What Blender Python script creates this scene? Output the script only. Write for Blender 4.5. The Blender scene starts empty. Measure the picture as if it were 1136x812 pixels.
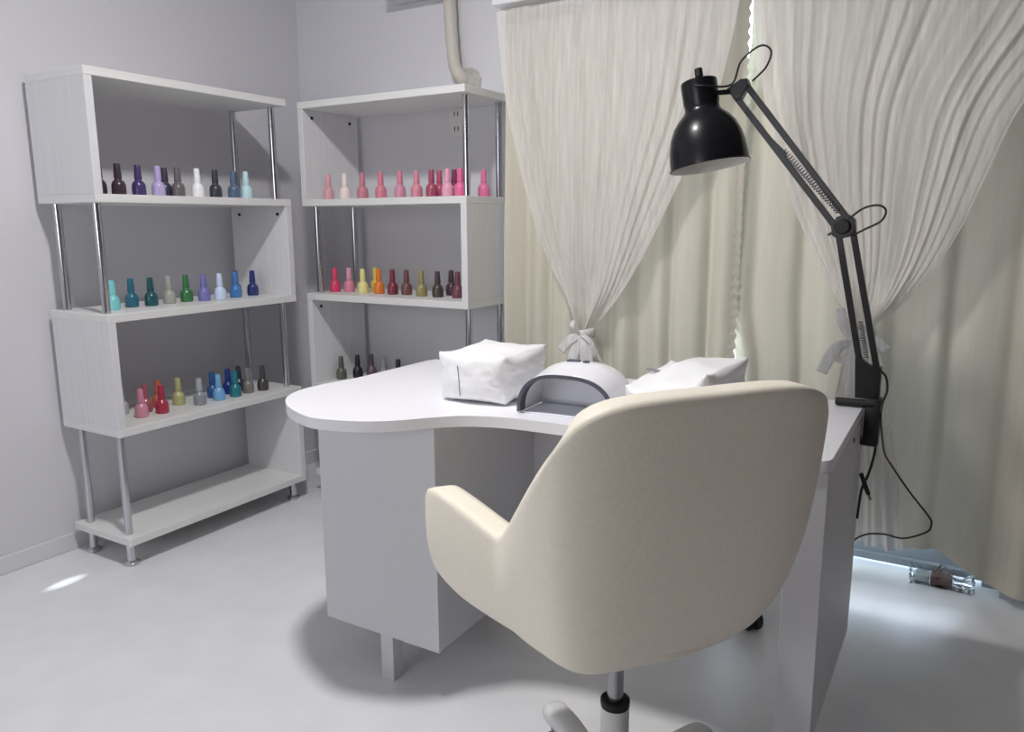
import bpy, bmesh, math, random
from math import sin, cos, pi, radians
from mathutils import Vector, Matrix, noise
random.seed(7)
C = bpy.context.scene.collection

# ------------------------------------------------------------------ helpers
def obj(name, bm, mat, parent=None, smooth=None, loc=None, rot=None, subsurf=0, solid=0, soff=0):
    me = bpy.data.meshes.new(name)
    bmesh.ops.recalc_face_normals(bm, faces=bm.faces[:]) if smooth != 'keep' else None
    bm.to_mesh(me); bm.free()
    if smooth:
        for p in me.polygons: p.use_smooth = True
        if isinstance(smooth, (int, float)) and smooth is not True:
            me.set_sharp_from_angle(angle=radians(smooth))
    o = bpy.data.objects.new(name, me); C.objects.link(o)
    if mat is not None:
        for m in (mat if isinstance(mat, (list, tuple)) else [mat]): me.materials.append(m)
    if parent is not None: o.parent = parent
    if loc: o.location = loc
    if rot: o.rotation_euler = rot
    if solid:
        s = o.modifiers.new('thickness', 'SOLIDIFY'); s.thickness = solid; s.offset = soff
    if subsurf:
        s = o.modifiers.new('smooth', 'SUBSURF'); s.levels = subsurf; s.render_levels = subsurf
    return o

def tag(o, label=None, cat=None, group=None, kind=None):
    if label: o['label'] = label
    if cat: o['category'] = cat
    if group: o['group'] = group
    if kind: o['kind'] = kind
    return o

def empty(name, loc=(0, 0, 0), rz=0.0):
    o = bpy.data.objects.new(name, None); C.objects.link(o)
    o.location = loc; o.rotation_euler = (0, 0, rz); o.empty_display_size = .1
    return o

def box(bm, x0, x1, y0, y1, z0, z1, bev=0.0, seg=2):
    r = bmesh.ops.create_cube(bm, size=1.0)
    vs = r['verts']
    for v in vs:
        v.co = Vector(((x0 + x1) / 2 + v.co.x * (x1 - x0), (y0 + y1) / 2 + v.co.y * (y1 - y0), (z0 + z1) / 2 + v.co.z * (z1 - z0)))
    if bev:
        es = list({e for v in vs for e in v.link_edges})
        bmesh.ops.bevel(bm, geom=es, offset=bev, segments=seg, affect='EDGES', profile=.5)
    return bm

def bx(*a, **k): return box(bmesh.new(), *a, **k)

def lathe(bm, prof, n=32, mat=None, cap=True):
    """prof: list of (r, z); revolved about Z; mat: 4x4 applied afterwards"""
    rings = []
    for r, z in prof:
        if r < 1e-6: rings.append([bm.verts.new((0, 0, z))])
        else: rings.append([bm.verts.new((r * cos(2 * pi * i / n), r * sin(2 * pi * i / n), z)) for i in range(n)])
    for a, b in zip(rings, rings[1:]):
        for i in range(n):
            j = (i + 1) % n
            if len(a) == 1 and len(b) == 1: continue
            if len(a) == 1: bm.faces.new((a[0], b[i], b[j]))
            elif len(b) == 1: bm.faces.new((a[i], a[j], b[0]))
            else: bm.faces.new((a[i], a[j], b[j], b[i]))
    if cap:
        for rg in (rings[0], rings[-1]):
            if len(rg) > 2:
                try: bm.faces.new(rg)
                except ValueError: pass
    if mat is not None:
        for rg in rings:
            for v in rg: v.co = mat @ v.co
    return bm

def align(p, q):
    """matrix placing +Z axis from p towards q, origin at p"""
    d = (Vector(q) - Vector(p))
    return Matrix.Translation(Vector(p)) @ d.to_track_quat('Z', 'Y').to_matrix().to_4x4(), d.length

def cyl(bm, p, q, r, n=20, r2=None, bev=0):
    m, L = align(p, q); r2 = r if r2 is None else r2
    pr = [(r, 0), (r2, L)] if not bev else [(r - bev, 0), (r, bev), (r2, L - bev), (r2 - bev, L)]
    return lathe(bm, pr, n, m)

def spline(pts, per=10):
    P = [Vector(p) for p in pts]; out = []
    Q = [P[0] * 2 - P[1]] + P + [P[-1] * 2 - P[-2]]
    for i in range(1, len(Q) - 2):
        a, b, c, d = Q[i - 1:i + 3]
        for k in range(per):
            t = k / per
            out.append(.5 * ((2 * b) + (c - a) * t + (2 * a - 5 * b + 4 * c - d) * t * t + (3 * b - a - 3 * c + d) * t ** 3))
    out.append(P[-1]); return out

def tube(bm, pts, r, n=10, per=10, rf=None):
    pts = spline(pts, per) if per else [Vector(p) for p in pts]
    t0 = (pts[1] - pts[0]).normalized()
    nrm = t0.orthogonal().normalized(); rings = []
    for i, p in enumerate(pts):
        t = (pts[min(i + 1, len(pts) - 1)] - pts[max(i - 1, 0)]).normalized()
        nrm = (nrm - t * nrm.dot(t)).normalized(); b = t.cross(nrm)
        rr = r * (rf(i / (len(pts) - 1)) if rf else 1)
        rings.append([bm.verts.new(p + (nrm * cos(2 * pi * k / n) + b * sin(2 * pi * k / n)) * rr) for k in range(n)])
    for a, b in zip(rings, rings[1:]):
        for k in range(n): bm.faces.new((a[k], a[(k + 1) % n], b[(k + 1) % n], b[k]))
    bm.faces.new(rings[0]); bm.faces.new(rings[-1])
    return bm

def grid(bm, fn, nu, nv, closed_u=False):
    V = [[bm.verts.new(fn(i / (nu if closed_u else nu - 1), j / (nv - 1))) for i in range(nu)] for j in range(nv)]
    for j in range(nv - 1):
        for i in range(nu if closed_u else nu - 1):
            k = (i + 1) % nu
            bm.faces.new((V[j][i], V[j][k], V[j + 1][k], V[j + 1][i]))
    return V

def lerp_tab(tab, z):
    """tab: list of (z, value), z descending or ascending"""
    t = sorted(tab)
    if z <= t[0][0]: return t[0][1]
    for (a, va), (b, vb) in zip(t, t[1:]):
        if z <= b:
            k = (z - a) / (b - a); return va + (vb - va) * k
    return t[-1][1]

def smooth_tab(tab, z, w=.09):
    return sum(lerp_tab(tab, z + w * k) * g for k, g in ((-1, .12), (-.6, .2), (-.2, .18), (.2, .18), (.6, .2), (1, .12)))

def prism(bm, outline, z0, z1, bev=0.0):
    top = [bm.verts.new((x, y, z1)) for x, y in outline]
    bot = [bm.verts.new((x, y, z0)) for x, y in outline]
    ft = bm.faces.new(top); fb = bm.faces.new(bot[::-1])
    n = len(outline)
    for i in range(n): bm.faces.new((top[i], bot[i], bot[(i + 1) % n], top[(i + 1) % n]))
    if bev:
        es = list(ft.edges) + list(fb.edges)
        bmesh.ops.bevel(bm, geom=es, offset=bev, segments=2, affect='EDGES', profile=.5)
    return bm

# ------------------------------------------------------------------ materials
def lin(c):
    f = lambda u: u / 12.92 if u <= .04045 else ((u + .055) / 1.055) ** 2.4
    return (f(c[0]), f(c[1]), f(c[2]), 1)

def mat(name, rgb, rough=.5, metal=0.0, bump=0.0, bscale=60.0, stretch=(1, 1, 1), var=0.0, coat=0.0, spec=.5, sheen=0, trans=0):
    m = bpy.data.materials.new(name); m.use_nodes = True
    nt = m.node_tree; b = nt.nodes['Principled BSDF']
    b.inputs['Base Color'].default_value = lin(rgb); b.inputs['Roughness'].default_value = rough
    b.inputs['Metallic'].default_value = metal; b.inputs['Specular IOR Level'].default_value = spec
    b.inputs['Coat Weight'].default_value = coat; b.inputs['Sheen Weight'].default_value = sheen
    if bump or var:
        tc = nt.nodes.new('ShaderNodeTexCoord'); mp = nt.nodes.new('ShaderNodeMapping'); no = nt.nodes.new('ShaderNodeTexNoise')
        mp.inputs['Scale'].default_value = stretch; no.inputs['Scale'].default_value = bscale; no.inputs['Detail'].default_value = 4
        nt.links.new(tc.outputs['Object'], mp.inputs[0]); nt.links.new(mp.outputs[0], no.inputs['Vector'])
        if bump:
            bp = nt.nodes.new('ShaderNodeBump'); bp.inputs['Strength'].default_value = bump; bp.inputs['Distance'].default_value = .002
            nt.links.new(no.outputs['Fac'], bp.inputs['Height']); nt.links.new(bp.outputs[0], b.inputs['Normal'])
        if var:
            rp = nt.nodes.new('ShaderNodeValToRGB')
            c0 = [max(0, u * (1 - var)) for u in rgb]; c1 = [min(1, u * (1 + var)) for u in rgb]
            rp.color_ramp.elements[0].color = lin(c0); rp.color_ramp.elements[1].color = lin(c1)
            rp.color_ramp.elements[0].position = .3; rp.color_ramp.elements[1].position = .7
            nt.links.new(no.outputs['Fac'], rp.inputs[0]); nt.links.new(rp.outputs[0], b.inputs['Base Color'])
    return m

def emit(name, rgb, s):
    m = bpy.data.materials.new(name); m.use_nodes = True
    nt = m.node_tree; nt.nodes.clear()
    e = nt.nodes.new('ShaderNodeEmission'); o = nt.nodes.new('ShaderNodeOutputMaterial')
    e.inputs[0].default_value = (*rgb, 1); e.inputs[1].default_value = s
    nt.links.new(e.outputs[0], o.inputs[0]); return m

def cloth(name, rgb, transl, alpha=1.0, weave=900, rough_var=.04, streak=0):
    """woven cloth: diffuse + translucent, optionally open weave letting light pass"""
    m = bpy.data.materials.new(name); m.use_nodes = True
    nt = m.node_tree; nt.nodes.clear(); L = nt.links.new
    out = nt.nodes.new('ShaderNodeOutputMaterial')
    df = nt.nodes.new('ShaderNodeBsdfDiffuse'); tr = nt.nodes.new('ShaderNodeBsdfTranslucent'); mx = nt.nodes.new('ShaderNodeMixShader')
    tc = nt.nodes.new('ShaderNodeTexCoord'); mp = nt.nodes.new('ShaderNodeMapping'); no = nt.nodes.new('ShaderNodeTexNoise')
    mp.inputs['Scale'].default_value = (1, 1, .06); no.inputs['Scale'].default_value = 90; no.inputs['Detail'].default_value = 3
    L(tc.outputs['Object'], mp.inputs[0]); L(mp.outputs[0], no.inputs['Vector'])
    rp = nt.nodes.new('ShaderNodeValToRGB')
    rp.color_ramp.elements[0].color = lin([u * (1 - rough_var) for u in rgb]); rp.color_ramp.elements[1].color = lin([min(1, u * (1 + rough_var)) for u in rgb])
    L(no.outputs['Fac'], rp.inputs[0])
    L(rp.outputs[0], df.inputs[0]); L(rp.outputs[0], tr.inputs[0])
    mx.inputs[0].default_value = transl; L(df.outputs[0], mx.inputs[1]); L(tr.outputs[0], mx.inputs[2])
    last = mx
    if alpha < 1:
        tp = nt.nodes.new('ShaderNodeBsdfTransparent'); m2 = nt.nodes.new('ShaderNodeMixShader')
        if streak:
            mr = nt.nodes.new('ShaderNodeMapRange'); mr.inputs[1].default_value = .3; mr.inputs[2].default_value = .7
            mr.inputs[3].default_value = alpha - streak; mr.inputs[4].default_value = alpha + streak
            L(no.outputs['Fac'], mr.inputs[0]); L(mr.outputs[0], m2.inputs[0])
        else: m2.inputs[0].default_value = alpha
        L(tp.outputs[0], m2.inputs[1]); L(mx.outputs[0], m2.inputs[2]); last = m2
    L(last.outputs[0], out.inputs[0]); return m

def glassy(name, rgb, gloss=.12, rough=.05):
    m = bpy.data.materials.new(name); m.use_nodes = True
    nt = m.node_tree; nt.nodes.clear(); L = nt.links.new
    out = nt.nodes.new('ShaderNodeOutputMaterial'); tp = nt.nodes.new('ShaderNodeBsdfTransparent'); gl = nt.nodes.new('ShaderNodeBsdfGlossy')
    fr = nt.nodes.new('ShaderNodeFresnel'); ad = nt.nodes.new('ShaderNodeMath'); ad.operation = 'ADD'; ad.inputs[1].default_value = gloss
    mx = nt.nodes.new('ShaderNodeMixShader'); tp.inputs[0].default_value = (*rgb, 1); gl.inputs['Roughness'].default_value = rough
    L(fr.outputs[0], ad.inputs[0]); L(ad.outputs[0], mx.inputs[0]); L(tp.outputs[0], mx.inputs[1]); L(gl.outputs[0], mx.inputs[2]); L(mx.outputs[0], out.inputs[0])
    return m

M = {}
M['wall'] = mat('wall_paint', (.85, .847, .868), .7, bump=.05, bscale=70, var=.004)
M['ceil'] = mat('ceiling_paint', (.74, .74, .75), .8, bump=.1, bscale=40)
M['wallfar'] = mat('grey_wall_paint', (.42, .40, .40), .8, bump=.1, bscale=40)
M['wallrear'] = mat('rear_wall_paint', (.68, .66, .66), .8, bump=.1, bscale=40)
M['floor'] = mat('vinyl_floor', (.89, .89, .90), .33, bump=.03, bscale=8, var=.015)
M['skirting'] = mat('skirting_paint', (.86, .86, .87), .45, bump=.03)
M['lam'] = mat('white_laminate', (.87, .87, .88), .45, bump=.09, bscale=70, stretch=(1, 1, .05), var=.015)
M['board'] = mat('board_laminate', (.885, .885, .88), .4, bump=.1, bscale=70, stretch=(.05, 1, 1), var=.01)
M['chrome'] = mat('chrome_tube', (.78, .79, .81), .16, metal=1, bump=.02)
M['hole'] = mat('dark_hole', (.08, .08, .09), .7, bump=.05)
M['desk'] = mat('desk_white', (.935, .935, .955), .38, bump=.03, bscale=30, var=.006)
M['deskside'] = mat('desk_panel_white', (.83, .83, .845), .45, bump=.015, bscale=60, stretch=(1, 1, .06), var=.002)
M['cream'] = mat('cream_leather', (.975, .945, .875), .5, bump=.18, bscale=160, var=.012, sheen=.15)
M['black'] = mat('black_lacquer', (.06, .065, .08), .30, bump=.02, coat=.08, spec=.3)
M['blackmatte'] = mat('black_plastic', (.06, .063, .075), .5, bump=.05)
M['rubber'] = mat('black_rubber', (.06, .06, .065), .6, bump=.05)
M['cord'] = mat('black_cord', (.09, .09, .095), .55, bump=.05)
M['shadein'] = mat('white_inner_shade', (.85, .85, .83), .5, bump=.02)
M['whitemetal'] = mat('white_powder_coat', (.86, .86, .86), .4, bump=.03)
M['greymetal'] = mat('grey_steel', (.62, .63, .64), .25, metal=.9, bump=.02)
M['leather'] = mat('white_leatherette', (.95, .95, .955), .5, bump=.2, bscale=120, var=.008)
M['seam'] = mat('grey_seam', (.55, .55, .57), .7, bump=.05)
M['gloss'] = mat('white_gloss_plastic', (.93, .93, .95), .18, bump=.01, coat=.3)
M['darkgrey'] = mat('dark_grey_plastic', (.33, .34, .39), .4, bump=.03)
M['midgrey'] = mat('silver_reflector', (.93, .935, .97), .45, bump=.03)
M['curtain'] = cloth('cream_curtain_cloth', (.835, .815, .755), .03, rough_var=.03)
M['sheer'] = cloth('sheer_voile', (.935, .92, .905), .12, alpha=.62, rough_var=.01, streak=.08)
M['sheer2'] = cloth('gathered_voile', (.96, .955, .95), .15, alpha=.75, rough_var=.02, streak=.1)
M['lace'] = cloth('lace_ribbon', (.97, .965, .96), .05, alpha=.82, streak=.08)
M['alu'] = mat('aluminium_frame', (.60, .64, .69), .4, metal=.2, bump=.03)
M['pane'] = glassy('window_glass', (.97, .98, 1.0), .0)
M['film'] = glassy('clear_plastic_film', (.94, .95, .96), .05, .08)
M['brown'] = mat('brown_card', (.45, .29, .26), .6, bump=.1, var=.08)
M['paper'] = mat('white_paper', (.85, .86, .87), .6, bump=.1)
M['pipe'] = mat('wrapped_pipe_tape', (.80, .78, .74), .5, bump=.5, bscale=40, stretch=(.5, .5, 2))
M['putty'] = mat('pipe_putty', (.72, .71, .68), .8, bump=.5, bscale=60, var=.05)
M['plate'] = mat('outlet_plate', (.88, .87, .85), .4, bump=.02)
M['lampglow'] = emit('ceiling_diffuser', (1.0, .98, .97), 400)
M['fillglow'] = emit('fill_panel_glow', (.95, .96, 1.0), 4.3)  # glow of the added fill panel, not a known window

# ------------------------------------------------------------------ room
RX, RY, RZ = 3.55, -4.3, 2.45
def struct(name, bm, m, label=None, **k):
    o = obj(name, bm, m, **k); o['kind'] = 'structure'
    if label: o['label'] = label
    return o
struct('floor', bx(-.12, RX + .12, RY - .12, .45, -.1, 0), M['floor'])
struct('ceiling', bx(-.12, RX + .12, RY - .12, .12, RZ, RZ + .1), M['ceil'])
struct('wall_left', bx(-.12, 0, RY - .12, .12, 0, RZ), M['wall'])
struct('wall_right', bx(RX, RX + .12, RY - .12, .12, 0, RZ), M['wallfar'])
struct('wall_front', bx(0, RX, RY - .12, RY, 0, RZ), M['wallrear'])
WX0, WX1, WZ0, WZ1 = 1.30, 2.80, .0, 1.93
b = bmesh.new()
box(b, 0, WX0, 0, .12, 0, RZ); box(b, WX1, RX, 0, .12, 0, RZ); box(b, WX0, WX1, 0, .12, WZ1, RZ)
struct('wall_back', b, M['wall'])
struct('baseboard_left', bx(0, .012, RY, -.001, 0, .06, bev=.003), M['skirting'])
b = bmesh.new(); box(b, .013, WX0, -.012, 0, 0, .06, bev=.003)
struct('baseboard_back', b, M['skirting'])
# balcony window: frame with two sliding sashes and glass
w = bmesh.new(); f = .045
box(w, WX0, WX0 + f, .06, .135, 0, WZ1); box(w, WX1 - f, WX1, .06, .135, 0, WZ1)
box(w, WX0 + f, WX1 - f, .06, .135, WZ1 - f, WZ1); box(w, WX0 + f, WX1 - f, .06, .135, .018, .040)
win = struct('window_1', w, M['alu'], 'aluminium sliding balcony window behind the curtains')
for i, (a, c, y) in enumerate(((WX0 + f, 2.07, .108), (2.03, WX1 - f, .080))):
    s = bmesh.new(); q = .04
    box(s, a, a + q, y, y + .022, .024, WZ1 - f - .002); box(s, c - q, c, y, y + .022, .024, WZ1 - f - .002)
    box(s, a + q, c - q, y, y + .022, .042, .150); box(s, a + q, c - q, y, y + .022, WZ1 - f - q, WZ1 - f - .002)
    so = obj('window_sash', s, M['alu'], win)
    obj('window_pane', bx(a + q, c - q, y + .009, y + .013, .150, WZ1 - f - q), M['pane'], so)

# ------------------------------------------------------------------ ceiling light
cl = empty('ceiling_light', (1.48, -1.52, RZ))
tag(cl, 'round white ceiling light above the desk', 'ceiling light')
hs = obj('housing', lathe(bmesh.new(), [(.0, 0), (.11, 0), (.11, -.03), (.105, -.045), (.088, -.045)], 40, cap=False), M['whitemetal'], cl, smooth=40)
obj('diffuser', lathe(bmesh.new(), [(.086, -.044), (.075, -.054), (.04, -.060), (0, -.062)], 40, cap=False), M['lampglow'], cl, smooth=True)

# added glowing panel on the wall behind the camera, fill light for the chair back
wf = bmesh.new(); fx0, fx1, fz0, fz1 = .5, 2.0, .9, 2.0
box(wf, fx0, fx1, RY, RY + .03, fz0, fz0 + .04); box(wf, fx0, fx1, RY, RY + .03, fz1 - .04, fz1)
box(wf, fx0, fx0 + .04, RY, RY + .03, fz0 + .04, fz1 - .04); box(wf, fx1 - .04, fx1, RY, RY + .03, fz0 + .04, fz1 - .04)
box(wf, 1.23, 1.27, RY, RY + .03, fz0 + .04, fz1 - .04)
wf = struct('fill_panel', wf, M['alu'], 'added glowing fill panel behind the camera')
obj('window_pane', bx(fx0 + .02, fx1 - .02, RY + .004, RY + .012, fz0 + .02, fz1 - .02), M['fillglow'], wf)  # glowing sheet of the added fill panel

# ------------------------------------------------------------------ display shelves
W, D, T, Z0, S = .7864, .3157, .026, .08, .37
def make_shelf():
    r = empty('display_shelf')
    for k in range(5):
        z = Z0 + S * k
        obj('board', bx(0, W, -D, 0, z, z + T, bev=.0015, seg=1), M['board'], r)
    for k in range(4):                              # tier from the floor up
        za, zb = Z0 + S * k + T, Z0 + S * (k + 1)
        left = (k % 2 == 1)
        xa, xb = (0.0, T) if left else (W - T, W)
        p = obj('side_panel', bx(xa, xb, -D + .001, -.001, za, zb, bev=.001, seg=1), M['lam'], r)
        xi = xb if left else xa
        for yy in (-.05, -D + .05):
            h = bmesh.new(); d = .004 if left else -.004
            cyl(h, (xi - d * .2, yy, zb - .03), (xi + d, yy, zb - .03), .006, 14)
            obj('screw_cap', h, M['hole'], p, smooth=40)
        for yy in (-.05, -D + .05):
            xp = W - .03 if left else .03
            q = bmesh.new(); cyl(q, (xp, yy, za), (xp, yy, zb), .0125, 24)
            obj('post', q, M['chrome'], r, smooth=40)
    for xx in (.03, W - .03):
        for yy in (-.05, -D + .05):
            q = lathe(bmesh.new(), [(.022, 0), (.025, .003), (.025, .008), (.021, .012), (.0135, .016), (.0135, Z0)], 28)
            obj('foot', q, M['chrome'], r, smooth=40, loc=(xx, yy, 0))
    return r
def dup(root, loc, rz):
    r = root.copy(); C.objects.link(r); r.location = loc; r.rotation_euler = (0, 0, rz)
    for ch in list(root.children):
        c = ch.copy(); C.objects.link(c); c.parent = r
        for g in list(ch.children):
            d = g.copy(); C.objects.link(d); d.parent = c
    return r
shA = make_shelf()
shB = dup(shA, (.3277, -.03, 0), 0)
shA.location = (.03, -1.2053, 0); shA.rotation_euler = (0, 0, pi / 2)
tag(shA, 'white zigzag display shelf with chrome posts against the left wall', 'shelf', 'zigzag display shelves')
tag(shB, 'white zigzag display shelf with chrome posts on the back wall beside the curtains', 'shelf', 'zigzag display shelves')

# ------------------------------------------------------------------ nail polish bottles
bottle_body = None
def bottle_meshes():
    b = lathe(bmesh.new(), [(0, 0), (.0175, 0), (.0195, .002), (.0200, .010), (.0195, .026), (.0165, .034), (.0105, .039), (.0095, .041), (.0095, .044), (0, .044)], 28)
    c = lathe(bmesh.new(), [(0, .043), (.0105, .043), (.0108, .046), (.0098, .060), (.0086, .079), (.0078, .0815), (0, .082)], 24)
    out = []
    for nm, x in (('bottle', b), ('cap', c)):
        me = bpy.data.meshes.new(nm); bmesh.ops.recalc_face_normals(x, faces=x.faces[:]); x.to_mesh(me); x.free()
        for p in me.polygons: p.use_smooth = True
        me.set_sharp_from_angle(angle=radians(38)); out.append(me)
    return out
BB, BC = bottle_meshes()
def bottle(x, y, z, rgb, label, group, cap=None, rz=0, s=1.04):
    e = empty('nail_polish_bottle', (x, y, z), rz); e.scale = (s * 1.05, s * 1.05, s * 1.15)
    ds = lambda c: tuple((sum(c) / 3) * .16 + v * .84 for v in c) if c else None
    rgb = ds(rgb); cap = ds(cap)
    tag(e, label, 'nail polish', group)
    for nm, me, c in (('bottle', BB, rgb), ('cap', BC, cap or rgb)):
        m2 = me.copy(); m2.materials.append(mat('polish_' + nm, c, .3 if nm == 'bottle' else .42, bump=.02, coat=.3 if nm == 'bottle' else 0))
        o = bpy.data.objects.new(nm, m2); C.objects.link(o); o.parent = e
    return e
zt = [Z0 + S * k + T for k in range(5)]
LG = 'nail polish bottles on the left shelf'; RG = 'nail polish bottles on the right shelf'
tops = [  # top tier of left shelf
 (.25, -1.130, (.22, .18, .20), 'nearly hidden dark bottle peeking past the left panel, top tier of left shelf'),
 (.285, -1.088, (.25, .18, .23), 'dark plum nail polish bottle, first clear one on the top tier of the left shelf'),
 (.285, -1.018, (.26, .20, .44), 'deep violet nail polish bottle on the top tier of the left shelf'),
 (.29, -.950, (.72, .65, .86), 'pale lavender nail polish bottle on the top tier of the left shelf'),
 (.245, -.892, (.25, .24, .33), 'dark slate bottle standing right behind the lavender bottle'),
 (.285, -.871, (.42, .39, .40), 'taupe grey nail polish bottle between lavender and white bottles'),
 (.29, -.797, (.96, .96, .97), 'white nail polish bottle on the top tier of the left shelf'),
 (.285, -.718, (.22, .24, .30), 'blackish navy nail polish bottle just right of the white one'),
 (.285, -.638, (.32, .42, .54), 'dusky steel blue bottle in front of the rear chrome post, top left tier'),
 (.295, -.589, (.74, .90, .93), 'pale icy aqua bottle, last on the top tier of the left shelf')]
for x, y, c, l in tops: bottle(x, y, zt[3], c, l, LG)
mids = [
 (.204, -1.094, (.45, .82, .84), 'light turquoise bottle beside the front chrome post of the left shelf'),
 (.181, -1.012, (.12, .42, .53), 'petrol blue nail polish bottle on the second tier of the left shelf'),
 (.204, -.954, (.07, .34, .36), 'dark bottle green nail polish bottle, third on the second tier of left shelf'),
 (.189, -.873, (.66, .67, .63), 'grey beige nail polish bottle between two green bottles'),
 (.188, -.801, (.20, .50, .27), 'leaf green nail polish bottle on the second tier of the left shelf'),
 (.217, -.748, (.46, .45, .75), 'periwinkle violet nail polish bottle on the second tier of the left shelf'),
 (.243, -.697, (.78, .85, .97), 'very pale blue nail polish bottle on the second tier of the left shelf'),
 (.218, -.606, (.23, .51, .82), 'bright cornflower blue bottle in front of a dark teal one'),
 (.161, -.556, (.10, .29, .43), 'dark teal bottle mostly hidden behind the cornflower blue bottle'),
 (.206, -.512, (.13, .19, .49), 'navy blue nail polish bottle, last on the second tier of the left shelf')]
for x, y, c, l in mids: bottle(x, y, zt[2], c, l, LG)
lows = [
 (.15, -1.066, (.76, .75, .76), 'pale grey bottle half hidden by the left panel, third tier of left shelf', None),
 (.242, -1.054, (.86, .55, .65), 'baby pink nail polish bottle at the front of the third left tier', None),
 (.187, -1.000, (.72, .35, .43), 'rosy red bottle behind the baby pink one', None),
 (.253, -.983, (.74, .16, .28), 'crimson nail polish bottle on the third tier of the left shelf', None),
 (.165, -.935, (.87, .43, .33), 'coral orange bottle behind the crimson one', None),
 (.191, -.871, (.75, .76, .50), 'pale olive yellow nail polish bottle on the third tier of the left shelf', None),
 (.259, -.833, (.55, .57, .62), 'steel grey bottle with a whitish cap, third tier of the left shelf', (.66, .69, .72)),
 (.200, -.730, (.16, .36, .63), 'medium blue bottle behind the sky blue one', None),
 (.258, -.748, (.42, .68, .90), 'sky blue nail polish bottle at the front of the third left tier', None),
 (.200, -.657, (.08, .22, .60), 'royal blue bottle with pale tip, behind the teal one', None),
 (.263, -.676, (.07, .50, .56), 'teal green nail polish bottle on the third tier of the left shelf', None),
 (.190, -.597, (.20, .22, .30), 'dark slate bottle behind the grey brown one, third left tier', None),
 (.252, -.606, (.50, .49, .48), 'grey brown nail polish bottle near the end of the third left tier', None),
 (.266, -.545, (.28, .26, .27), 'charcoal bottle, last on the third tier of the left shelf', None)]
for x, y, c, l, cp in lows: bottle(x, y, zt[1], c, l, LG, cp)
rt = [
 (.420, -.29, (.87, .62, .67), 'dusty pink bottle, first on the top tier of the right shelf', (.90, .62, .68)),
 (.507, -.29, (.95, .87, .86), 'cream white bottle among the pinks on the top right tier', None),
 (.597, -.29, (.80, .48, .53), 'muted rose bottle just right of the cream one, top right tier', None),
 (.688, -.29, (.86, .47, .55), 'salmon rose nail polish bottle, fourth on the top right tier', None),
 (.780, -.29, (.83, .53, .64), 'mauve pink bottle in the middle of the top right tier', (.86, .48, .58)),
 (.854, -.285, (.85, .52, .60), 'soft rose bottle left of the raspberry one, top right tier', None),
 (.928, -.293, (.68, .26, .40), 'deep raspberry nail polish bottle on the top right tier', None),
 (.925, -.240, (.80, .32, .46), 'cerise bottle behind the raspberry one, top right tier', None),
 (1.000, -.295, (.92, .62, .74), 'light bubblegum pink bottle near the right end of the top tier', None),
 (.995, -.245, (.56, .22, .36), 'dark berry bottle behind the bubblegum pink one', None),
 (1.057, -.298, (.94, .38, .60), 'hot pink bottle touching the front chrome post, top right tier', None),
 (1.074, -.170, (.95, .45, .66), 'vivid pink bottle between the two chrome posts of the right shelf', None)]
for x, y, c, l, cp in rt: bottle(x, y, zt[3], c, l, RG, cp)
rm = [
 (.385, -.240, (.92, .22, .40), 'strawberry red bottle, first on the second tier of the right shelf', None),
 (.437, -.212, (.90, .50, .62), 'rose pink bottle with pale cap beside the strawberry red one', (.90, .60, .68)),
 (.528, -.232, (.92, .89, .55), 'pale lemon yellow nail polish bottle on the second right tier', None),
 (.533, -.160, (.92, .80, .30), 'golden yellow bottle behind the orange one', None),
 (.600, -.217, (.95, .47, .13), 'bright orange nail polish bottle on the second right tier', None),
 (.674, -.222, (.50, .16, .22), 'dark wine red bottle beside the orange one', None),
 (.733, -.209, (.46, .27, .27), 'reddish brown nail polish bottle on the second right tier', None),
 (.822, -.230, (.60, .55, .34), 'olive gold nail polish bottle on the second right tier', None),
 (.899, -.230, (.30, .23, .23), 'espresso brown nail polish bottle on the second right tier', None),
 (.906, -.150, (.28, .20, .26), 'blackish plum bottle behind the maroon one', None),
 (.987, -.224, (.46, .22, .28), 'maroon bottle, last on the second tier of the right shelf', None)]
for x, y, c, l, cp in rm: bottle(x, y, zt[2], c, l, RG, cp)
rb = [
 (.383, -.224, (.36, .36, .32), 'dark olive grey bottle, leftmost above the desk edge on the right shelf'),
 (.424, -.168, (.12, .12, .15), 'black bottle second from left above the desk edge'),
 (.466, -.128, (.40, .32, .35), 'mauve brown bottle third from left above the desk edge'),
 (.559, -.160, (.55, .54, .56), 'grey bottle whose tip just clears the desk edge'),
 (.646, -.170, (.16, .15, .17), 'black bottle almost sunk behind the desk edge')]
for x, y, c, l in rb: bottle(x, y, zt[1], c, l, RG)

# ------------------------------------------------------------------ desk
DZ, DT = .70, .025
desk = empty('manicure_desk', (1.455, -1.0, 0))
tag(desk, 'white manicure desk with a rounded bulging left end', 'desk')
def dl(bm):                                     # world coordinates to desk coordinates
    for v in bm.verts: v.co -= Vector((1.455, -1.0, 0))
    return bm
front = [(1.195, -1.00), (1.172, -1.12), (1.172, -1.215), (1.208, -1.295), (1.284, -1.361), (1.392, -1.408), (1.456, -1.405), (1.527, -1.382), (1.590, -1.337), (1.649, -1.270), (1.703, -1.225), (1.782, -1.198), (1.870, -1.189), (2.0, -1.184)]
sp = [(p.x, p.y) for p in spline([(x, y, 0) for x, y in front], 6)]
ol = sp + [(2.434, -1.182), (2.446, -1.180), (2.454, -1.173), (2.458, -1.160), (2.454, -.672), (2.450, -.660), (2.440, -.656), (1.24, -.662), (1.205, -.668), (1.194, -.70)]
obj('desktop', dl(prism(bmesh.new(), ol, DZ - DT, DZ, .003)), M['desk'], desk, smooth=35)
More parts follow.
